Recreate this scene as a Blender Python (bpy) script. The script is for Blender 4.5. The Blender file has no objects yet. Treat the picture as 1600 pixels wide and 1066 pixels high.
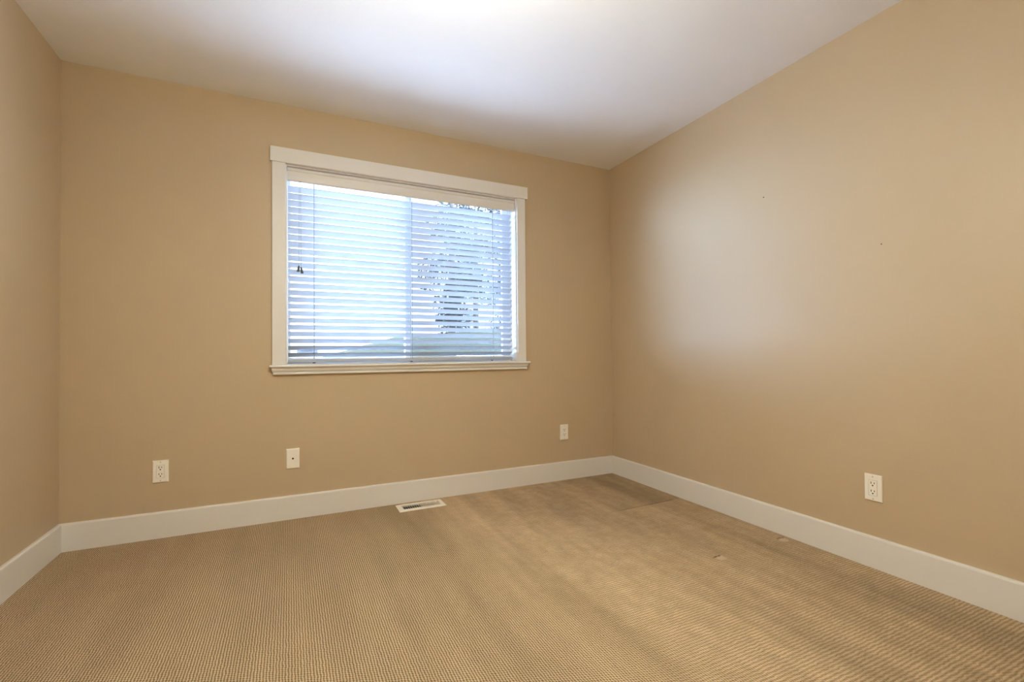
import bpy, bmesh, math, random
from mathutils import Matrix, Vector

C = bpy.context.scene.collection
SC = bpy.context.scene
PI = math.pi

# ------------------------------------------------------------------ dimensions (metres)
D, R, L, H = 3.0487, 2.3353, 1.0279, 2.44      # back wall y, right wall x, left wall -x, ceiling
FRONT = -0.75                                  # wall behind the camera
WT = 0.16                                      # wall thickness
OX0, OX1, OZ0, OZ1 = -0.021, 1.490, 0.902, 2.088   # window opening

# ------------------------------------------------------------------ camera
def make_camera():
    f, pitch, yaw, roll, h = 729.278, 0.014042, 0.445576, -0.0077037, 0.957719
    cx, cy = 801.1735, 542.7163
    fw = Vector((math.sin(yaw), math.cos(yaw), 0)); rt = Vector((math.cos(yaw), -math.sin(yaw), 0)); up = Vector((0, 0, 1))
    f2 = math.cos(pitch) * fw + math.sin(pitch) * up
    u2 = -math.sin(pitch) * fw + math.cos(pitch) * up
    r3 = math.cos(roll) * rt + math.sin(roll) * u2
    u3 = -math.sin(roll) * rt + math.cos(roll) * u2
    cd = bpy.data.cameras.new('camera'); cam = bpy.data.objects.new('camera', cd); C.objects.link(cam)
    m = Matrix((r3, u3, -f2)).transposed().to_4x4(); m.translation = (0, 0, h)
    cam.matrix_world = m
    cd.sensor_fit = 'HORIZONTAL'; cd.sensor_width = 36; cd.lens = f / 1600 * 36
    cd.shift_x = -(cx - 800) / 1600; cd.shift_y = (cy - 533) / 1600
    cd.clip_start = 0.02; cd.clip_end = 500
    SC.camera = cam
make_camera()

# ------------------------------------------------------------------ exposure, world, lights
SC.view_settings.view_transform = 'Standard'; SC.view_settings.look = 'None'
SC.view_settings.gamma = 1.0; SC.view_settings.use_curve_mapping = False
SC.view_settings.exposure = 0.0
SC.cycles.max_bounces = 14; SC.cycles.diffuse_bounces = 10; SC.cycles.transparent_max_bounces = 24
SC.cycles.sample_clamp_indirect = 0.0
SC.cycles.caustics_reflective = False; SC.cycles.caustics_refractive = False

SKY = 2.6
GLOW = 72.0  # added sky lobe, out of view, that brightens the right wall
LAMP = 72.0
SUN = 55.0
SKY_COL = (0.94, 1.0, 1.10)
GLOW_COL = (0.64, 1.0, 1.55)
LAMP_COL = (1.0, 0.975, 0.79)
SUN_COL = (0.74, 1.0, 1.45)

def make_world():
    """overcast sky, with an added bright lobe low on the left to light the right wall"""
    w = bpy.data.worlds.new('overcast_sky'); SC.world = w; w.use_nodes = True
    nt = w.node_tree; nt.nodes.clear()
    out = nt.nodes.new('ShaderNodeOutputWorld')
    tc = nt.nodes.new('ShaderNodeTexCoord'); sp = nt.nodes.new('ShaderNodeSeparateXYZ')
    mr = nt.nodes.new('ShaderNodeMapRange'); mr.inputs['From Min'].default_value = -1; mr.inputs['From Max'].default_value = 1
    rp = nt.nodes.new('ShaderNodeValToRGB')
    e = rp.color_ramp.elements
    e[0].position = 0.0; e[0].color = (0.35, 0.35, 0.35, 1)
    e[1].position = 1.0; e[1].color = (0.80, 0.86, 0.93, 1)
    for p, c in ((0.46, (0.60, 0.60, 0.60, 1)), (0.497, (1.0, 1.0, 1.0, 1)), (0.62, (0.90, 0.94, 0.97, 1))):
        n = e.new(p); n.color = c
    nt.links.new(tc.outputs['Generated'], sp.inputs[0]); nt.links.new(sp.outputs['Z'], mr.inputs['Value'])
    nt.links.new(mr.outputs[0], rp.inputs[0])
    def scaled(col, k, src):
        m = nt.nodes.new('ShaderNodeVectorMath'); m.operation = 'MULTIPLY'; nt.links.new(src, m.inputs[0])
        m.inputs[1].default_value = tuple(c * k for c in col); return m.outputs[0]
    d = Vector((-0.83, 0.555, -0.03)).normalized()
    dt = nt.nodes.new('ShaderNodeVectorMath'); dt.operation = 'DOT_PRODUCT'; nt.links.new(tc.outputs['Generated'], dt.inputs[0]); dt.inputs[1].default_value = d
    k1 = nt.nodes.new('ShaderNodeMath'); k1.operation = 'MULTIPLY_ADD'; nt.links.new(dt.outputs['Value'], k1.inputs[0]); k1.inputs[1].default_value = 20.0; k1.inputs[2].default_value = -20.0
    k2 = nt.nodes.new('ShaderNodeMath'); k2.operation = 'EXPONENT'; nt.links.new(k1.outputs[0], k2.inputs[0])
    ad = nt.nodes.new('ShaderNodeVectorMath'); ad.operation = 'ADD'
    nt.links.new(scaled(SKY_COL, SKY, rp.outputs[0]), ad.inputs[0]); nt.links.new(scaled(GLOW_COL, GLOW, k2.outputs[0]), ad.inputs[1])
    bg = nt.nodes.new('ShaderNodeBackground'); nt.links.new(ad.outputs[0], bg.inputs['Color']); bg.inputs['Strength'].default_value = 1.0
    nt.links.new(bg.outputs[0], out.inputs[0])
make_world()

sl = bpy.data.lights.new('sun', 'SUN'); sl.energy = SUN; sl.color = SUN_COL; sl.angle = math.radians(3)
so = bpy.data.objects.new('sun', sl); C.objects.link(so); so.location = (6, -3, 9)
so.rotation_euler = Vector((0.36, -0.30, 0.88)).to_track_quat('Z', 'Y').to_euler()     # added high behind the house, to bounce off the pale slab onto the ceiling

pl = bpy.data.lights.new('window_daylight_portal', 'AREA'); pl.shape = 'RECTANGLE'; pl.size = OX1 - OX0; pl.size_y = OZ1 - OZ0
pl.cycles.is_portal = True
po = bpy.data.objects.new('window_daylight_portal', pl); C.objects.link(po)
po.location = ((OX0 + OX1) / 2, D + WT + 0.03, (OZ0 + OZ1) / 2); po.rotation_euler = (-PI / 2, 0, 0)

# ------------------------------------------------------------------ node helper and materials
class NT:
    def __init__(s, name):
        s.m = bpy.data.materials.new(name); s.m.use_nodes = True; s.t = s.m.node_tree; s.t.nodes.clear()
        s.out = s.t.nodes.new('ShaderNodeOutputMaterial')
    def n(s, typ, **kw):
        nd = s.t.nodes.new(typ)
        for k, v in kw.items():
            if k.startswith('i_'): s.set(nd.inputs[k[2:].replace('_', ' ')], v)
            else: setattr(nd, k, v)
        return nd
    def set(s, sock, v):
        if hasattr(v, 'bl_idname') or isinstance(v, bpy.types.NodeSocket): s.t.links.new(v, sock)
        else: sock.default_value = v
    def math(s, op, a, b=None, c=None, clamp=False):
        nd = s.t.nodes.new('ShaderNodeMath'); nd.operation = op; nd.use_clamp = clamp
        s.set(nd.inputs[0], a)
        if b is not None: s.set(nd.inputs[1], b)
        if c is not None: s.set(nd.inputs[2], c)
        return nd.outputs[0]
    def smooth(s, v, a, b, lo=0.0, hi=1.0):
        nd = s.t.nodes.new('ShaderNodeMapRange'); nd.interpolation_type = 'SMOOTHSTEP'
        s.set(nd.inputs['Value'], v); nd.inputs['From Min'].default_value = a; nd.inputs['From Max'].default_value = b
        nd.inputs['To Min'].default_value = lo; nd.inputs['To Max'].default_value = hi
        return nd.outputs[0]
    def mix(s, fac, a, b, mode='MIX'):
        nd = s.t.nodes.new('ShaderNodeMix'); nd.data_type = 'RGBA'; nd.blend_type = mode
        s.set(nd.inputs[0], fac); s.set(nd.inputs[6], a); s.set(nd.inputs[7], b)
        return nd.outputs[2]
    def noise(s, vec, scale, detail=2.0, rough=0.5, out='Fac'):
        nd = s.t.nodes.new('ShaderNodeTexNoise'); nd.inputs['Scale'].default_value = scale
        nd.inputs['Detail'].default_value = detail; nd.inputs['Roughness'].default_value = rough
        if vec is not None: s.t.links.new(vec, nd.inputs['Vector'])
        return nd.outputs[out]
    def obj_co(s): return s.t.nodes.new('ShaderNodeTexCoord').outputs['Object']
    def bsdf(s, col, rough=0.5, spec=0.5, normal=None, **kw):
        b = s.t.nodes.new('ShaderNodeBsdfPrincipled')
        s.set(b.inputs['Base Color'], col); s.set(b.inputs['Roughness'], rough); s.set(b.inputs['Specular IOR Level'], spec)
        if normal is not None: s.t.links.new(normal, b.inputs['Normal'])
        for k, v in kw.items(): s.set(b.inputs[k], v)
        return b.outputs[0]
    def bump(s, h, dist=1.0, strength=1.0):
        nd = s.t.nodes.new('ShaderNodeBump'); nd.inputs['Strength'].default_value = strength
        nd.inputs['Distance'].default_value = dist; s.t.links.new(h, nd.inputs['Height'])
        return nd.outputs[0]
    def done(s, sh): s.t.links.new(sh, s.out.inputs['Surface']); return s.m

def c4(r, g, b): return (r, g, b, 1.0)

def paint(name, col, rough, spec, bump_d=0.0, bscale=260.0, var=0.03):
    t = NT(name); co = t.obj_co()
    v = t.noise(co, 3.0, 3.0)
    k = t.math('MULTIPLY_ADD', t.math('SUBTRACT', v, 0.5), var * 2, 1.0)
    colr = t.mix(1.0, c4(*col), t.n('ShaderNodeCombineColor', i_Red=k, i_Green=k, i_Blue=k).outputs[0], 'MULTIPLY')
    nrm = None
    if bump_d: nrm = t.bump(t.noise(co, bscale, 2.0), bump_d)
    return t.done(t.bsdf(colr, rough, spec, nrm))

M = {}
M['wall'] = paint('beige_eggshell_wall_paint', (0.535, 0.424, 0.288), 0.42, 0.35, 0.00012, 220)
M['ceiling'] = paint('white_flat_ceiling_paint', (0.80, 0.80, 0.82), 0.85, 0.2, 0.0004, 160)
M['trim'] = paint('warm_white_trim_paint', (0.735, 0.72, 0.70), 0.38, 0.5, var=0.01)
M['vinyl'] = paint('white_vinyl', (0.90, 0.91, 0.92), 0.35, 0.5, var=0.01)
M['plate'] = paint('almond_plastic', (0.88, 0.85, 0.78), 0.30, 0.5, var=0.0)
M['register'] = paint('white_enamel_metal', (0.84, 0.79, 0.70), 0.35, 0.5, var=0.01)
M['dark'] = paint('dark_recess', (0.012, 0.010, 0.008), 0.7, 0.2, var=0.0)
t = NT('dull_steel'); M['steel'] = t.done(t.bsdf(c4(0.55, 0.53, 0.50), 0.35, 0.5, Metallic=1.0))
t = NT('galvanised_duct'); M['duct'] = t.done(t.bsdf(c4(0.16, 0.15, 0.13), 0.5, 0.4, Metallic=0.6))
t = NT('dark_grey_tassel'); M['tassel'] = t.done(t.bsdf(c4(0.055, 0.06, 0.068), 0.45, 0.5))
t = NT('grey_white_cord'); M['cord'] = t.done(t.bsdf(c4(0.22, 0.24, 0.27), 0.8, 0.2))

t = NT('white_blind_slat')
df = t.bsdf(c4(0.53, 0.54, 0.555), 0.42, 0.3)
tr = t.n('ShaderNodeBsdfTranslucent'); tr.inputs['Color'].default_value = c4(0.80, 0.88, 0.98)
ms = t.n('ShaderNodeMixShader'); ms.inputs[0].default_value = 0.30
t.t.links.new(df, ms.inputs[1]); t.t.links.new(tr.outputs[0], ms.inputs[2])
M['slat'] = t.done(ms.outputs[0])

t = NT('window_glass')
fr = t.n('ShaderNodeLayerWeight'); fr.inputs['Blend'].default_value = 0.5
rf = t.math('MULTIPLY_ADD', t.math('POWER', fr.outputs['Facing'], 5.0), 0.7, 0.035)
tp = t.n('ShaderNodeBsdfTransparent'); tp.inputs['Color'].default_value = c4(0.97, 0.985, 0.99)
gl = t.n('ShaderNodeBsdfGlossy'); gl.inputs['Roughness'].default_value = 0.01
ms = t.n('ShaderNodeMixShader'); t.t.links.new(rf, ms.inputs[0]); t.t.links.new(tp.outputs[0], ms.inputs[1]); t.t.links.new(gl.outputs[0], ms.inputs[2])
M['glass'] = t.done(ms.outputs[0])

t = NT('insect_mesh')
tp = t.n('ShaderNodeBsdfTransparent'); dd = t.n('ShaderNodeBsdfDiffuse'); dd.inputs['Color'].default_value = c4(0.10, 0.11, 0.13)
ms = t.n('ShaderNodeMixShader'); ms.inputs[0].default_value = 0.13
t.t.links.new(tp.outputs[0], ms.inputs[1]); t.t.links.new(dd.outputs[0], ms.inputs[2])
M['screen'] = t.done(ms.outputs[0])

t = NT('lamp_glass')
em = t.n('ShaderNodeEmission'); em.inputs['Color'].default_value = c4(*LAMP_COL); em.inputs['Strength'].default_value = LAMP
M['lamp'] = t.done(em.outputs[0])

# ---- carpet: loop pile in columns (8.6 mm) crossed by rows (10 mm) and ribs (20 mm)
def carpet():
    t = NT('tan_loop_carpet'); co = t.obj_co()
    wob = t.n('ShaderNodeSeparateColor'); t.t.links.new(t.noise(co, 45.0, 2.0, 0.5, 'Color'), wob.inputs[0])
    sp = t.n('ShaderNodeSeparateXYZ'); t.t.links.new(co, sp.inputs[0])
    x0, y0 = sp.outputs['X'], sp.outputs['Y']
    x = t.math('MULTIPLY_ADD', t.math('SUBTRACT', wob.outputs[0], 0.5), 0.0065, x0)
    y = t.math('MULTIPLY_ADD', t.math('SUBTRACT', wob.outputs[1], 0.5), 0.0080, y0)
    def wave(v, pitch, ph=0.0):
        return t.math('MULTIPLY_ADD', t.math('COSINE', t.math('MULTIPLY_ADD', v, 2 * PI / pitch, ph)), 0.5, 0.5)
    cols = wave(x, 0.0086)
    rows = wave(t.math('MULTIPLY_ADD', x, 0.35, y), 0.0100)
    ribs = wave(t.math('MULTIPLY_ADD', t.math('SUBTRACT', wob.outputs[2], 0.5), 0.006, y), 0.0128)
    fine = t.noise(co, 420.0, 3.0, 0.65)
    side = t.smooth(t.math('MULTIPLY_ADD', t.noise(co, 1.3, 2.0), 0.8, x0), 1.05, 1.75)
    wc = t.math('MULTIPLY_ADD', side, -0.30, 0.50)
    wr = t.math('MULTIPLY_ADD', side, -0.17, 0.26)
    blot = t.smooth(t.noise(co, 16.0, 3.0, 0.6), 0.30, 0.72, 0.5, 1.0)
    wb = t.math('MULTIPLY', t.math('MULTIPLY_ADD', side, 0.36, 0.03), blot)
    h = t.math('MULTIPLY', cols, wc)
    h = t.math('MULTIPLY_ADD', rows, wr, h)
    h = t.math('MULTIPLY_ADD', ribs, wb, h)
    h = t.math('MULTIPLY_ADD', t.math('SUBTRACT', fine, 0.5), 0.95, h)
    h = t.math('MULTIPLY_ADD', side, 0.13, h)
    rp = t.n('ShaderNodeValToRGB'); e = rp.color_ramp.elements
    e[0].position = 0.06; e[0].color = c4(0.165, 0.108, 0.052)
    e[1].position = 0.72; e[1].color = c4(0.76, 0.585, 0.39)
    n = e.new(0.34); n.color = c4(0.46, 0.335, 0.202)
    t.t.links.new(h, rp.inputs[0])
    # vacuum tracks running towards the window, and broad nap patches
    mp = t.n('ShaderNodeMapping'); mp.inputs['Scale'].default_value = (4.6, 0.50, 1); mp.inputs['Rotation'].default_value = (0, 0, 0.04)
    t.t.links.new(co, mp.inputs[0])
    tracks = t.math('SUBTRACT', t.noise(mp.outputs[0], 1.6, 3.0, 0.55), 0.5)
    patch = t.math('SUBTRACT', t.noise(co, 2.2, 4.0, 0.6), 0.5)
    k = t.math('MULTIPLY_ADD', t.math('MULTIPLY', tracks, t.smooth(x0, 0.4, 1.0, 0.35, 1.0)), 0.95, 1.0)
    k = t.math('MULTIPLY_ADD', patch, 0.24, k)
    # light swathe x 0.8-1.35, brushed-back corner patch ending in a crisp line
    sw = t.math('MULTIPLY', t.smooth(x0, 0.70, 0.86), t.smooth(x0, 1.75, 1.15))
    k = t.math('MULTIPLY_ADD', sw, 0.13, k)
    yl = t.math('MULTIPLY_ADD', x0, 0.034, 2.232)
    dy = t.math('SUBTRACT', y0, yl)
    corner = t.math('MULTIPLY', t.smooth(x0, 1.72, 1.90), t.smooth(dy, -0.006, 0.006))
    k = t.math('MULTIPLY_ADD', corner, -0.16, k)
    seam = t.math('MULTIPLY', t.math('MULTIPLY', t.smooth(x0, 1.78, 1.84), t.smooth(x0, 2.27, 2.23)), t.smooth(t.math('ABSOLUTE', dy), 0.0075, 0.002))
    k = t.math('MULTIPLY_ADD', seam, -0.32, k)
    wallside = t.smooth(x0, 1.75, 2.05)
    k = t.math('MULTIPLY_ADD', wallside, -0.03, k)
    # two furniture dents
    dents = None
    for (dx, dy_) in ((1.808, 1.556), (2.264, 1.562)):
        ax = t.math('MULTIPLY', t.math('SUBTRACT', x0, dx), 1 / 0.030)
        ay = t.math('MULTIPLY', t.math('SUBTRACT', y0, dy_), 1 / 0.024)
        r2 = t.math('SQRT', t.math('ADD', t.math('POWER', t.math('ABSOLUTE', ax), 3.0), t.math('POWER', t.math('ABSOLUTE', ay), 3.0)))
        dd = t.smooth(r2, 1.0, 0.55)
        dents = dd if dents is None else t.math('ADD', dents, dd)
    kk = t.n('ShaderNodeCombineColor', i_Red=k, i_Green=k, i_Blue=k).outputs[0]
    col = t.mix(1.0, rp.outputs[0], kk, 'MULTIPLY')
    col = t.mix(t.math('MULTIPLY', dents, 0.75), col, c4(0.66, 0.53, 0.39))
    flat = t.math('SUBTRACT', 1.0, t.math('MULTIPLY', dents, 0.7))
    hh = t.math('MULTIPLY', t.math('MULTIPLY', h, flat), 0.0042)
    hh = t.math('MULTIPLY_ADD', dents, -0.003, hh)
    hh = t.math('MULTIPLY_ADD', corner, -0.004, hh)
    hh = t.math('MULTIPLY_ADD', seam, -0.004, hh)
    return t.done(t.bsdf(col, 0.95, 0.12, t.bump(hh, 1.0)))
M['carpet'] = carpet()

def leafmat(name, a, b):
    t = NT(name); oi = t.n('ShaderNodeObjectInfo')
    v = t.noise(t.obj_co(), 3.0, 3.0)
    col = t.mix(v, c4(*a), c4(*b))
    return t.done(t.bsdf(col, 0.6, 0.3))
M['leaf'] = leafmat('broad_leaf_green', (0.030, 0.042, 0.044), (0.085, 0.105, 0.10))
M['leaf2'] = leafmat('conifer_green', (0.028, 0.040, 0.042), (0.065, 0.085, 0.08))
M['bark'] = leafmat('bark', (0.10, 0.08, 0.07), (0.20, 0.17, 0.14))
M['grass'] = leafmat('mown_grass', (0.018, 0.0205, 0.0115), (0.026, 0.028, 0.016))
M['path'] = leafmat('pale_concrete_path', (0.74, 0.73, 0.72), (0.82, 0.81, 0.80))
t = NT('pale_sign_paint'); M['sign'] = t.done(t.bsdf(c4(0.085, 0.088, 0.10), 0.7))
t = NT('sign_blue'); M['signblue'] = t.done(t.bsdf(c4(0.04, 0.075, 0.10), 0.7))
t = NT('sign_ink'); M['ink'] = t.done(t.bsdf(c4(0.012, 0.012, 0.014), 0.8))
t = NT('white_post'); M['post'] = t.done(t.bsdf(c4(0.7, 0.7, 0.7), 0.5))

# ------------------------------------------------------------------ mesh helpers
def box(bm, x0, x1, y0, y1, z0, z1, bev=0.0, seg=2):
    vs = [bm.verts.new((x, y, z)) for x in (x0, x1) for y in (y0, y1) for z in (z0, z1)]
    fs = [(0, 1, 3, 2), (4, 6, 7, 5), (0, 4, 5, 1), (2, 3, 7, 6), (0, 2, 6, 4), (1, 5, 7, 3)]
    faces = [bm.faces.new([vs[i] for i in f]) for f in fs]
    if bev:
        es = list({e for f in faces for e in f.edges})
        bmesh.ops.bevel(bm, geom=es, offset=bev, segments=seg, affect='EDGES', profile=0.5)
    return vs
def cyl(bm, p, q, r0, r1=None, seg=12, cap=True):
    r1 = r0 if r1 is None else r1
    p, q = Vector(p), Vector(q); d = (q - p).normalized()
    a = d.orthogonal().normalized(); b = d.cross(a)
    A = [bm.verts.new(p + (a * math.cos(2 * PI * i / seg) + b * math.sin(2 * PI * i / seg)) * r0) for i in range(seg)]
    B = [bm.verts.new(q + (a * math.cos(2 * PI * i / seg) + b * math.sin(2 * PI * i / seg)) * r1) for i in range(seg)]
    for i in range(seg): bm.faces.new((A[i], A[(i + 1) % seg], B[(i + 1) % seg], B[i]))
    if cap: bm.faces.new(A[::-1]); bm.faces.new(B)
def lathe(bm, prof, center, seg=48):
    rings = []
    for r, z in prof:
        if r < 1e-6: rings.append([bm.verts.new((center[0], center[1], z))])
        else: rings.append([bm.verts.new((center[0] + r * math.cos(2 * PI * i / seg), center[1] + r * math.sin(2 * PI * i / seg), z)) for i in range(seg)])
    for A, B in zip(rings, rings[1:]):
        for i in range(seg):
            j = (i + 1) % seg
            if len(A) == 1 and len(B) > 1: bm.faces.new((A[0], B[i], B[j]))
            elif len(B) == 1 and len(A) > 1: bm.faces.new((A[i], A[j], B[0]))
            elif len(A) > 1: bm.faces.new((A[i], A[j], B[j], B[i]))
def slab(bm, us, vs, holes, P, t):
    """thick panel from a grid us x vs, cells in holes left open; P(u, v, d) -> point, d = 0 front, t back."""
    cache = {}
    def V(i, j, k):
        if (i, j, k) not in cache: cache[(i, j, k)] = bm.verts.new(P(us[i], vs[j], t if k else 0.0))
        return cache[(i, j, k)]
    n, m = len(us) - 1, len(vs) - 1
    full = lambda i, j: 0 <= i < n and 0 <= j < m and (i, j) not in holes
    for i in range(n):
        for j in range(m):
            if not full(i, j): continue
            for k in (0, 1): bm.faces.new([V(i, j, k), V(i + 1, j, k), V(i + 1, j + 1, k), V(i, j + 1, k)])
            if not full(i - 1, j): bm.faces.new([V(i, j, 0), V(i, j + 1, 0), V(i, j + 1, 1), V(i, j, 1)])
            if not full(i + 1, j): bm.faces.new([V(i + 1, j, 0), V(i + 1, j + 1, 0), V(i + 1, j + 1, 1), V(i + 1, j, 1)])
            if not full(i, j - 1): bm.faces.new([V(i, j, 0), V(i + 1, j, 0), V(i + 1, j, 1), V(i, j, 1)])
            if not full(i, j + 1): bm.faces.new([V(i, j + 1, 0), V(i + 1, j + 1, 0), V(i + 1, j + 1, 1), V(i, j + 1, 1)])
def obj(name, bm, mat, parent=None, smooth=False, norm=True):
    if norm: bmesh.ops.recalc_face_normals(bm, faces=bm.faces)
    me = bpy.data.meshes.new(name); bm.to_mesh(me); bm.free()
    mats = mat if isinstance(mat, (list, tuple)) else [mat]
    for m in mats: me.materials.append(m)
    if smooth:
        for p in me.polygons: p.use_smooth = True
        try: me.set_sharp_from_angle(angle=math.radians(40))
        except Exception: pass
    o = bpy.data.objects.new(name, me); C.objects.link(o)
    if parent is not None: o.parent = parent
    return o
def tag(o, label=None, cat=None, group=None, kind=None):
    if label: o['label'] = label
    if cat: o['category'] = cat
    if group: o['group'] = group
    if kind: o['kind'] = kind
    return o
def thing(name, label, cat, loc=(0, 0, 0), rot=(0, 0, 0), group=None, kind=None):
    o = bpy.data.objects.new(name, None); C.objects.link(o); o.location = loc; o.rotation_euler = rot
    o.empty_display_size = 0.05
    return tag(o, label, cat, group, kind)
def struct(name, bm, mat, label, cat, **kw): return tag(obj(name, bm, mat, **kw), label, cat, kind='structure')
N = bmesh.new

# ------------------------------------------------------------------ room shell
VX0, VX1, VY0, VY1 = 0.612, 0.884, 2.872, 2.984       # hole for the floor register
SLITS = ((1.779, 1.832, 1.572, 1.584), (2.248, 2.300, 1.585, 1.597))      # deep slots shaped to give two furniture dents their shaded far edge
us = [-L - WT, VX0, VX1, 1.779, 1.832, 2.248, 2.300, R + WT]; vs_ = [FRONT - WT, 1.572, 1.584, 1.585, 1.597, VY0, VY1, D + WT]
bm = N(); slab(bm, us, vs_, {(1, 5), (3, 1), (5, 3)}, lambda u, v, d: (u, v, -d), 0.12)
for a_, b_, c_, d_ in SLITS: box(bm, a_ - 0.01, b_ + 0.01, c_ - 0.01, d_ + 0.01, -0.119, -0.022)
struct('floor', bm, M['carpet'], 'tan looped carpet covering the whole floor', 'floor')
bm = N(); box(bm, -L - WT, R + WT, FRONT - WT, D + WT, H, H + 0.12)
struct('ceiling', bm, M['ceiling'], 'flat white ceiling over the room', 'ceiling')
bm = N(); slab(bm, [-L - WT, OX0, OX1, R + WT], [0, OZ0, OZ1, H], {(1, 1)}, lambda u, v, d: (u, D + d, v), WT)
struct('wall_back', bm, M['wall'], 'tan wall with the window in it', 'wall')
bm = N(); box(bm, -L - WT, -L, FRONT, D, 0, H); struct('wall_left', bm, M['wall'], 'beige wall at the left edge of the room', 'wall')
bm = N(); box(bm, R, R + WT, FRONT, D, 0, H); struct('wall_right', bm, M['wall'], 'beige wall to the right of the window', 'wall')
bm = N(); box(bm, -L - WT, R + WT, FRONT - WT, FRONT, 0, H); struct('wall_front', bm, M['wall'], 'beige wall facing the window', 'wall')

BH, BT = 0.137, 0.016
def baseboard(name, a, b, nrm, label):
    """profile swept along a-b: flat board with an eased top edge"""
    bm = N(); a, b, n = Vector(a), Vector(b), Vector(nrm)
    prof = [(0, 0), (BT, 0), (BT, BH - 0.008), (BT - 0.0015, BH - 0.003), (BT - 0.005, BH), (0, BH)]
    A = [bm.verts.new(a + n * d + Vector((0, 0, z))) for d, z in prof]
    B = [bm.verts.new(b + n * d + Vector((0, 0, z))) for d, z in prof]
    k = len(prof)
    for i in range(k): bm.faces.new((A[i], A[(i + 1) % k], B[(i + 1) % k], B[i]))
    bm.faces.new(A); bm.faces.new(B[::-1])
    struct(name, bm, M['trim'], label, 'baseboard')
baseboard('baseboard_back', (-L, D, 0), (R, D, 0), (0, -1, 0), 'cream baseboard under the window wall')
baseboard('baseboard_left', (-L, FRONT, 0), (-L, D - BT, 0), (1, 0, 0), 'cream baseboard along the left wall')
baseboard('baseboard_right', (R, FRONT, 0), (R, D - BT, 0), (-1, 0, 0), 'cream baseboard along the right wall')
baseboard('baseboard_front', (-L + BT, FRONT, 0), (R - BT, FRONT, 0), (0, 1, 0), 'cream baseboard along the wall facing the window')

# ------------------------------------------------------------------ window casing
bm = N(); box(bm, -0.103, 1.575, D - 0.024, D, 2.090, 2.177, 0.0015)
struct('trim_1', bm, M['trim'], 'wide white head casing across the top of the window', 'window trim')
bm = N(); box(bm, -0.093, OX0 - 0.001, D - 0.018, D, OZ0, 2.090, 0.0015)
struct('trim_2', bm, M['trim'], 'white side casing on the left of the window', 'window trim')
bm = N(); box(bm, OX1 + 0.001, 1.556, D - 0.018, D, OZ0, 2.090, 0.0015)
struct('trim_3', bm, M['trim'], 'white side casing on the right of the window', 'window trim')
bm = N()
def moulding(bm, x0, x1, prof):
    """profile (y out of wall, z, inset at the ends) swept in x with mitred returns"""
    A = [bm.verts.new((x0 + i, D - y, z)) for y, z, i in prof]; B = [bm.verts.new((x1 - i, D - y, z)) for y, z, i in prof]
    k = len(prof)
    for i in range(k - 1): bm.faces.new((A[i], A[i + 1], B[i + 1], B[i]))
    bm.faces.new((A[-1], A[0], B[0], B[-1]))
    bm.faces.new(A); bm.faces.new(B[::-1])
moulding(bm, -0.106, 1.578, [(0, 0.902, 0), (0.042, 0.902, 0), (0.046, 0.899, 0), (0.047, 0.894, 0), (0.044, 0.889, 0.001),
    (0.032, 0.887, 0.010), (0.030, 0.884, 0.011), (0.031, 0.876, 0.011), (0.027, 0.868, 0.013), (0.021, 0.863, 0.016),
    (0.017, 0.860, 0.019), (0.0165, 0.857, 0.020), (0.022, 0.856, 0.018), (0.0225, 0.849, 0.018), (0.020, 0.846, 0.019), (0, 0.846, 0.019)])
struct('trim_4', bm, M['trim'], 'moulded white sill and apron below the window', 'window trim', smooth=True)

# ------------------------------------------------------------------ window unit
win = thing('window_1', 'white sliding window behind the venetian blind', 'window', (0, 0, 0), kind='structure')
FY0, FY1 = D + 0.092, D + 0.150
bm = N()
slab(bm, [OX0, OX0 + 0.022, OX1 - 0.026, OX1], [OZ0, OZ0 + 0.030, OZ1 - 0.026, OZ1], {(1, 1)}, lambda u, v, d: (u, FY0 + d, v), FY1 - FY0)
obj('frame', bm, M['vinyl'], win)
bm = N(); box(bm, OX0 - 0.0005, OX0 + 0.006, D - 0.001, FY0, OZ0, OZ1); box(bm, OX1 - 0.006, OX1 + 0.0005, D - 0.001, FY0, OZ0, OZ1)
box(bm, OX0, OX1, D - 0.001, FY0, OZ1 - 0.006, OZ1); box(bm, OX0, OX1, D - 0.001, FY0, OZ0 - 0.0005, OZ0 + 0.004)
obj('jamb_lining', bm, M['trim'], win)
def sash(x0, x1, y0, y1, sl, sr, name):
    bm = N(); z0, z1 = OZ0 + 0.030, OZ1 - 0.026
    slab(bm, [x0, x0 + sl, x1 - sr, x1], [z0, z0 + 0.014, z1 - 0.03, z1], {(1, 1)}, lambda u, v, d: (u, y0 + d, v), y1 - y0)
    s = obj('sash', bm, M['vinyl'], win)
    bm = N(); ym = (y0 + y1) / 2; box(bm, x0 + sl - 0.003, x1 - sr + 0.003, ym - 0.002, ym + 0.002, z0 + 0.011, z1 - 0.027)
    obj('pane', bm, M['glass'], s)
sash(OX0 + 0.022, 0.745, D + 0.122, D + 0.146, 0.004, 0.040, 'sash')
sash(0.702, OX1 - 0.026, D + 0.096, D + 0.120, 0.042, 0.044, 'sash')
bm = N(); box(bm, 0.706, 0.713, D + 0.094, D + 0.097, 1.30, 1.55, 0.001); obj('sash_pull', bm, M['vinyl'], win)
bm = N(); box(bm, 0.742, OX1 - 0.03, D + 0.1505, D + 0.1515, OZ0 + 0.032, OZ1 - 0.03); obj('insect_screen', bm, M['screen'], win)

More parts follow.
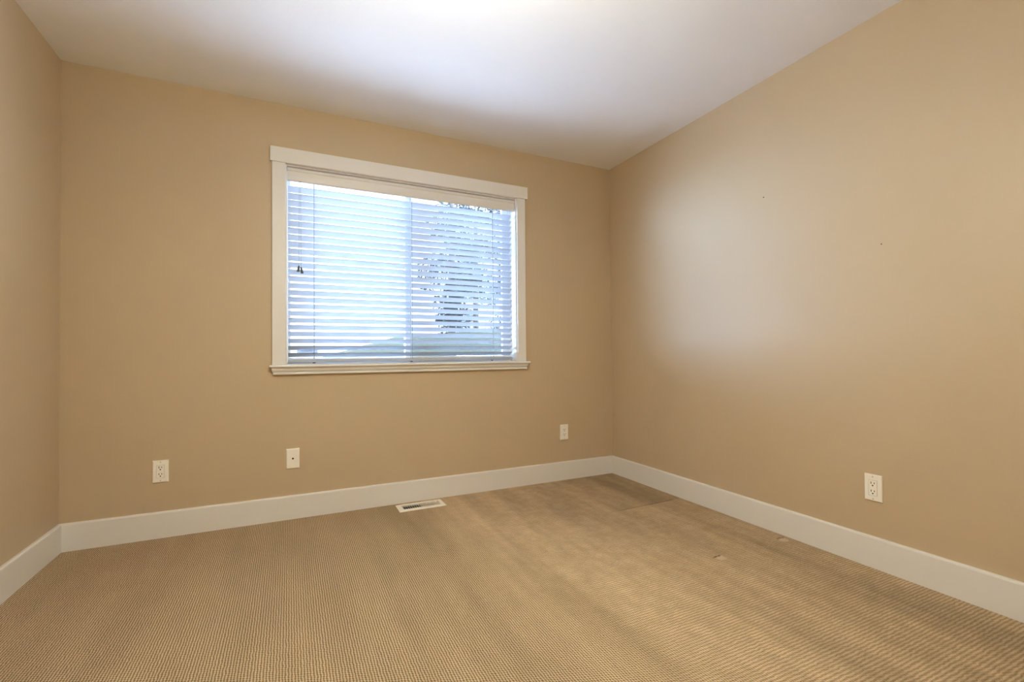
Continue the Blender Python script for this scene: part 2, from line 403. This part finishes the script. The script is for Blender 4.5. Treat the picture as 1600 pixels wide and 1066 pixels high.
# ------------------------------------------------------------------ venetian blind
bl = thing('venetian_blind', 'white venetian blind with half open slats hanging in the window', 'blind', (0.735, D + 0.035, 2.081))
def blp(name, bm, mat, parent=None, smooth=False):
    o = obj(name, bm, mat, parent or bl, smooth)
    if parent is None: o.matrix_parent_inverse = Matrix.Translation(bl.location).inverted()
    return o
X0, X1 = -0.009, 1.464
bm = N(); box(bm, -0.006, 1.478, D + 0.030, D + 0.082, 2.030, 2.079, 0.001); blp('headrail', bm, M['slat'])
bm = N()
prof = [(0.018, 2.0785), (0.009, 2.0785), (0.008, 2.075), (0.008, 2.063), (0.0115, 2.060), (0.0125, 2.056), (0.011, 2.052), (0.0105, 2.030), (0.0115, 2.010), (0.0150, 2.001), (0.0185, 1.999), (0.022, 2.003), (0.022, 2.076)]
A = [bm.verts.new((-0.012, D + y + 0.006, z)) for y, z in prof]; B = [bm.verts.new((1.483, D + y + 0.006, z)) for y, z in prof]
k = len(prof)
for i in range(k): bm.faces.new((A[i], A[(i + 1) % k], B[(i + 1) % k], B[i]))
bm.faces.new(A); bm.faces.new(B[::-1])
blp('valance', bm, M['trim'], smooth=True)
# slats: room edge up, outer edge down
SW, ST, TH, PITCH, ZR = 0.0495, 0.0026, math.radians(29.5), 0.04155, 1.4305
YR = D + 0.024
bm = N()
rng = random.Random(4)
ks = range(-11, 14)
zs = [ZR + k_ * PITCH for k_ in ks]
for z in zs:
    if z < 0.955 or z > 1.995: continue
    th = TH + rng.uniform(-0.012, 0.012); dz = rng.uniform(-0.0007, 0.0007)
    nseg = 6; top = []; bot = []
    for i in range(nseg + 1):
        s = i / nseg; crown = 0.0018 * 4 * s * (1 - s)
        for lst, o_ in ((top, ST / 2), (bot, -ST / 2)):
            off = crown + o_ * (0.55 if i in (0, nseg) else 1.0)
            lst.append((YR + s * SW * math.cos(th) + off * math.sin(th), z + dz - s * SW * math.sin(th) + off * math.cos(th)))
    loop = top + bot[::-1]
    A = [bm.verts.new((X0, y, zz)) for y, zz in loop]; B = [bm.verts.new((X1, y, zz)) for y, zz in loop]
    k = len(loop)
    for i in range(k): bm.faces.new((A[i], A[(i + 1) % k], B[(i + 1) % k], B[i]))
    bm.faces.new(A); bm.faces.new(B[::-1])
blp('slats', bm, M['slat'], smooth=True)
bm = N(); box(bm, X0, X1, D + 0.022, D + 0.072, 0.915, 0.936, 0.004, 3)
rail = blp('bottom_rail', bm, M['slat'], smooth=True)
LX = (0.134, 0.732, 1.314)
for x in LX:
    bm = N(); cyl(bm, (x, D + 0.047, 0.9155), (x, D + 0.047, 0.9085), 0.009, 0.007, 14)
    blp('cord_plug', bm, M['cord'], rail)
for x in LX:
    bm = N()
    yb = YR + SW * math.cos(TH) + 0.0015
    cyl(bm, (x, YR - 0.0015, 0.934), (x, YR - 0.0015, 2.035), 0.0013, seg=6)
    cyl(bm, (x, yb, 0.934), (x, yb, 2.035), 0.0013, seg=6)
    blp('ladder_cord', bm, M['cord'])
for (x, y, zt, lean) in ((0.049, D + 0.0100, 1.492, -0.004), (0.0615, D + 0.0110, 1.484, 0.006)):
    bm = N(); cyl(bm, (x * 0.6 + 0.055 * 0.4, D + 0.020, 2.03), (x, y, zt), 0.0010, seg=6)
    pc = blp('pull_cord', bm, M['cord'])
    bm = N()
    prof = [(0.0, zt + 0.002), (0.0035, zt + 0.001), (0.0052, zt - 0.005), (0.0062, zt - 0.016), (0.0085, zt - 0.030), (0.0088, zt - 0.034), (0.006, zt - 0.036), (0.0, zt - 0.036)]
    lathe(bm, prof, (x, y), 20)
    for v in bm.verts: v.co.x += (zt - v.co.z) / 0.036 * lean
    blp('tassel', bm, M['tassel'], pc, True)

# ------------------------------------------------------------------ wall plates (built facing -y, back at y = 0)
PW, PH, PD = 0.0705, 0.117, 0.0080
def plate_mesh(hole=None):
    bm = N(); w, h = PW / 2, PH / 2
    if hole is None:
        ring = lambda s, y: [bm.verts.new((sx * (w - s), y, sz * (h - s))) for sx, sz in ((-1, -1), (1, -1), (1, 1), (-1, 1))]
        r = [ring(0, 0), ring(0, -0.0025), ring(0.002, -0.0066), ring(0.0055, -PD)]
    else:
        hw, hh = hole
        ring = lambda s, y: [bm.verts.new((sx * (w - s), y, sz * (h - s))) for sx, sz in ((-1, -1), (1, -1), (1, 1), (-1, 1))]
        rin = lambda y: [bm.verts.new((sx * hw, y, sz * hh)) for sx, sz in ((-1, -1), (1, -1), (1, 1), (-1, 1))]
        r = [ring(0, 0), ring(0, -0.0025), ring(0.002, -0.0066), ring(0.0055, -PD), rin(-PD), rin(-0.002)]
    for A, B in zip(r, r[1:]):
        for i in range(4): bm.faces.new((A[i], A[(i + 1) % 4], B[(i + 1) % 4], B[i]))
    bm.faces.new(r[-1]); bm.faces.new(r[0][::-1])
    return bm
def outlet(loc, rotz, label):
    t = thing('electrical_outlet', label, 'outlet', loc, (0, 0, rotz), group='duplex outlets on the walls')
    obj('wall_plate', plate_mesh((0.0176, 0.0344)), M['plate'], t)
    bm = N(); box(bm, -0.0165, 0.0165, -0.0090, -0.002, -0.0333, 0.0333, 0.0008)
    rc = obj('receptacle', bm, M['plate'], t)
    for cz in (0.0175, -0.0175):
        for sx, hh in ((-0.0063, 0.0046), (0.0063, 0.0038)):
            bm = N(); box(bm, sx - 0.0014, sx + 0.0014, -0.00915, -0.0070, cz + 0.004 - hh, cz + 0.004 + hh); obj('slot', bm, M['dark'], rc)
        bm = N(); cyl(bm, (0, -0.00915, cz - 0.0072), (0, -0.0070, cz - 0.0072), 0.0031, seg=14); obj('ground_hole', bm, M['dark'], rc)
    for z in (0.0485, -0.0485):
        bm = N(); cyl(bm, (0, -PD - 0.0006, z), (0, -PD + 0.001, z), 0.0030, seg=14); obj('screw', bm, M['steel'], t)
    return t
outlet((-0.6185, D, 0.3495), 0, 'cream duplex outlet low on the window wall near the left corner')
outlet((1.8825, D, 0.3585), 0, 'cream duplex outlet low on the window wall near the right corner')
outlet((R, 1.187, 0.352), -PI / 2, 'white duplex outlet low on the right wall above the baseboard')
jp = thing('cable_plate', 'blank cream wall plate with one round hole below the window', 'wall plate', (0.0155, D, 0.351))
obj('plate', plate_mesh(), M['plate'], jp)
bm = N(); cyl(bm, (0, -PD - 0.0006, 0.001), (0, -PD + 0.002, 0.001), 0.0052, seg=20); obj('jack_hole', bm, M['dark'], jp)
for z in (0.042, -0.042):
    bm = N(); cyl(bm, (0, -PD - 0.0004, z), (0, -PD + 0.001, z), 0.0026, seg=12); obj('screw', bm, M['plate'], jp)

# nails left in the right wall
for (y, z, r, label) in ((1.695, 1.801, 0.0032, 'dark nail left in the right wall, the higher one nearer the window'),
                         (1.139, 1.425, 0.0024, 'tiny dark nail left in the right wall, the lower one further from the window')):
    bm = N(); cyl(bm, (R + 0.004, y, z), (R - 0.003, y, z), r * 0.5, seg=10); cyl(bm, (R - 0.003, y, z), (R - 0.0042, y, z), r, r * 0.8, seg=12)
    tag(obj('nail', bm, M['dark']), label, 'nail')

# ------------------------------------------------------------------ floor register
rg = thing('floor_register', 'white metal floor vent set in the carpet below the window', 'vent', (0.748, 2.928, 0))
rx, ry, ix, iy = 0.147, 0.0665, 0.118, 0.041
bm = N()
def rrect(s, z, x, y): return [bm.verts.new((sx * (x - s), sy * (y - s), z)) for sx, sy in ((-1, -1), (1, -1), (1, 1), (-1, 1))]
rr = [rrect(0, 0.0005, rx, ry), rrect(0.0, 0.003, rx, ry), rrect(0.004, 0.0062, rx, ry), rrect(0.012, 0.0075, rx, ry), rrect(0, 0.0075, ix, iy), rrect(0, -0.004, ix, iy), rrect(-0.004, -0.004, ix, iy), rrect(0, 0.0005, rx - 0.014, ry - 0.016)]
for A, B in zip(rr, rr[1:] + rr[:1]):
    for i in range(4): bm.faces.new((A[i], A[(i + 1) % 4], B[(i + 1) % 4], B[i]))
obj('face_frame', bm, M['register'], rg)
for i in range(17):
    x = -ix + (i + 0.5) * (2 * ix / 17) + 0.0
    bm = N(); a = math.radians(-30 if x < 0 else 15)
    dx, dz = 0.0052 * math.sin(a), 0.0052 * math.cos(a)
    n = (0.0008 * math.cos(a), -0.0008 * math.sin(a))
    if i == 8: dx, dz, n = 0.0, 0.006, (0.0012, 0.0)
    pts = [(x - dx - n[0], 0.0012 - dz - n[1]), (x - dx + n[0], 0.0012 - dz + n[1]), (x + dx + n[0], 0.0012 + dz + n[1]), (x + dx - n[0], 0.0012 + dz - n[1])]
    A = [bm.verts.new((px, -iy - 0.001, pz)) for px, pz in pts]; B = [bm.verts.new((px, iy + 0.001, pz)) for px, pz in pts]
    for q in range(4): bm.faces.new((A[q], A[(q + 1) % 4], B[(q + 1) % 4], B[q]))
    bm.faces.new(A); bm.faces.new(B[::-1])
    obj('louvre', bm, M['register'], rg)
bm = N()
A = rrect(0, -0.001, ix + 0.010, iy + 0.010); B = rrect(0, -0.110, ix + 0.010, iy + 0.010)
for i in range(4): bm.faces.new((A[i], A[(i + 1) % 4], B[(i + 1) % 4], B[i]))
bm.faces.new(B)
obj('duct', bm, M['duct'], rg)

# ------------------------------------------------------------------ ceiling light (just above the top of the picture, its glow is on the ceiling)
LC = (0.36, 0.98)
cl = thing('ceiling_light', 'frosted glass bowl light hanging from the ceiling on a rod', 'ceiling light', (LC[0], LC[1], H))
bm = N(); lathe(bm, [(0.0, 0.0), (0.065, 0.0), (0.065, -0.012), (0.050, -0.024), (0.0, -0.026)], (0, 0), 40); obj('canopy', bm, M['register'], cl, True)
bm = N(); cyl(bm, (0, 0, -0.02), (0, 0, -0.555), 0.007, seg=14); obj('rod', bm, M['steel'], cl, True)
bm = N(); lathe(bm, [(0.190, -0.420), (0.186, -0.452), (0.168, -0.488), (0.130, -0.520), (0.075, -0.540), (0.012, -0.547), (0.012, -0.541), (0.073, -0.534), (0.127, -0.514), (0.163, -0.484), (0.180, -0.450), (0.184, -0.420), (0.190, -0.420)], (0, 0), 48)
obj('glass_bowl', bm, M['lamp'], cl, True)
bm = N(); lathe(bm, [(0.0, -0.544), (0.014, -0.549), (0.014, -0.558), (0.006, -0.568), (0.0, -0.570)], (0, 0), 16); obj('finial', bm, M['steel'], cl, True)

# ------------------------------------------------------------------ outside
def lerp(pts, x):
    if x <= pts[0][0]: return pts[0][1]
    for (a, b), (c, d) in zip(pts, pts[1:]):
        if x <= c:
            s = (x - a) / (c - a); s = s * s * (3 - 2 * s); return b + (d - b) * s
    return pts[-1][1]
PROF = [(-12, 0.10), (0.2, 0.55), (1.0, 0.93), (1.9, 1.14), (3.5, 1.62), (6.0, 1.78), (14, 2.3), (24, 2.8)]
def ground(x, y):
    zp = lerp(PROF, x); s = max(0.0, min(1.0, (y - 8.4) / 6.6))
    z = -0.35 + (zp + 0.35) * s
    if y > 15: z = zp - 0.02 * (y - 15)
    return z + 0.03 * math.sin(1.7 * x + 0.6 * y) * s
bm = N(); nx, ny = 70, 56; vv = {}
for i in range(nx + 1):
    for j in range(ny + 1):
        x = -14 + 38 * i / nx; y = 3.28 + 34 * (j / ny) ** 1.4
        vv[i, j] = bm.verts.new((x, y, ground(x, y)))
for i in range(nx):
    for j in range(ny): bm.faces.new((vv[i, j], vv[i + 1, j], vv[i + 1, j + 1], vv[i, j + 1]))
tag(obj('lawn', bm, M['grass'], smooth=True), 'green grass slope rising to the right outside the window', 'lawn', kind='structure')
bm = N(); box(bm, -6.0, 8.5, 3.30, 7.0, -0.60, -0.22)  # unseen slab, added to bounce sunlight through the blind to the ceiling
struct('bounce_slab', bm, M['path'], 'pale slab added out of sight to bounce light onto the ceiling', 'bounce_slab')
bm = N(); prev = None
for i in range(31):
    s = i / 30; x = 4.2 + 8.5 * s; yc = 12.2 + 1.6 * s - 1.2 * math.sin(s * 2)
    a = bm.verts.new((x, yc - 0.55, ground(x, yc - 0.55) + 0.03)); b = bm.verts.new((x, yc + 0.55, ground(x, yc + 0.55) + 0.03))
    a2 = bm.verts.new((x, yc - 0.55, ground(x, yc - 0.55) - 0.1)); b2 = bm.verts.new((x, yc + 0.55, ground(x, yc + 0.55) - 0.1))
    if prev:
        bm.faces.new((prev[0], a, b, prev[1])); bm.faces.new((prev[0], a, a2, prev[2])); bm.faces.new((prev[1], b, b2, prev[3]))
    prev = (a, b, a2, b2)
tag(obj('path', bm, M['path']), 'pale path crossing the grass slope, seen through the lowest gap at right', 'path', kind='structure')

def tree(x, y, h, cr, kind, label, seed, low=0.25):
    rg_ = random.Random(seed); g = ground(x, y)
    t_ = thing('tree', label, 'tree', (x, y, g), group='trees beyond the lawn')
    bm = N(); cyl(bm, (0, 0, -0.2), (0.05, 0.02, h * 0.55), 0.16, 0.09, 10); cyl(bm, (0.05, 0.02, h * 0.55), (0.0, 0.1, h * 0.92), 0.09, 0.02, 8)
    for i in range(7):
        a = rg_.uniform(0, 6.28); z = h * rg_.uniform(0.35, 0.75)
        cyl(bm, (0.03, 0.01, z), (math.cos(a) * cr * 0.75, math.sin(a) * cr * 0.75, z + cr * rg_.uniform(0.2, 0.6)), 0.05, 0.012, 6)
    obj('trunk', bm, M['bark'], t_, True)
    bm = N(); blobs = []
    for i in range(38):
        if kind == 'conifer':
            s = rg_.random(); z = h * (low + (1 - low) * s); rr_ = cr * (1 - s) * rg_.uniform(0.3, 1.0); a = rg_.uniform(0, 6.28)
            blobs.append((math.cos(a) * rr_, math.sin(a) * rr_, z, cr * 0.30 * (1.15 - s)))
        else:
            a = rg_.uniform(0, 6.28); q = rg_.uniform(-1, 1); rr_ = cr * (1 - abs(q) ** 3 * 0.8) * rg_.uniform(0.25, 0.85)
            blobs.append((math.cos(a) * rr_, math.sin(a) * rr_, h * (low + 1) / 2 + q * h * (1 - low) / 2 * 0.95, cr * rg_.uniform(0.26, 0.42)))
    for (bx, by, bz, br) in blobs:
        for i in range(150):
            d = Vector((rg_.gauss(0, 1), rg_.gauss(0, 1), rg_.gauss(0, 0.8))).normalized() * br * rg_.random() ** 0.4
            p = Vector((bx, by, bz)) + d; sz = rg_.uniform(0.06, 0.12)
            u = Vector((rg_.gauss(0, 1), rg_.gauss(0, 1), rg_.gauss(0, 1))).normalized(); w = u.orthogonal().normalized()
            bm.faces.new([bm.verts.new(p + q_) for q_ in (u * sz, w * sz * 0.55, -u * sz, -w * sz * 0.55)])
    obj('crown', bm, M['leaf2'] if kind == 'conifer' else M['leaf'], t_, norm=False)
tree(5.55, 17.0, 8.6, 1.75, 'broad', 'leafy tree directly right of the window mullion, behind the blind', 11, 0.02)
tree(9.1, 18.2, 8.8, 1.65, 'broad', 'leafy tree behind the right end of the blind', 12, 0.02)
tree(8.6, 22.4, 11.0, 2.1, 'conifer', 'pointed dark tree standing between the two leafy trees behind the blind', 13, 0.04)

sg = thing('yard_sign', 'pale sign with a blue lower edge seen through the lowest gaps at left', 'sign', (0.465, 15.0, ground(0.465, 15.0)))
zb = 0.955 - ground(0.465, 15.0)
bm = N(); box(bm, -0.28, 0.28, -0.02, 0.02, zb + 0.075, zb + 0.29, 0.004); obj('board', bm, M['sign'], sg)
bm = N(); box(bm, -0.285, 0.285, -0.024, 0.024, zb, zb + 0.075, 0.004); obj('lower_band', bm, M['signblue'], sg)
bm = N(); xx = -0.16
for w, hh in ((0.018, 0.05), (0.012, 0.03), (0.02, 0.024), (0.03, 0.02), (0.02, 0.024), (0.03, 0.02), (0.024, 0.022), (0.03, 0.02), (0.02, 0.024)):
    box(bm, xx, xx + w, -0.023, -0.0195, zb + 0.125, zb + 0.125 + hh); xx += w + 0.012
obj('lettering', bm, M['ink'], sg)
for x in (-0.25, 0.25):
    bm = N(); box(bm, x - 0.02, x + 0.02, -0.018, 0.018, -0.2, zb + 0.001); obj('leg', bm, M['post'], sg)
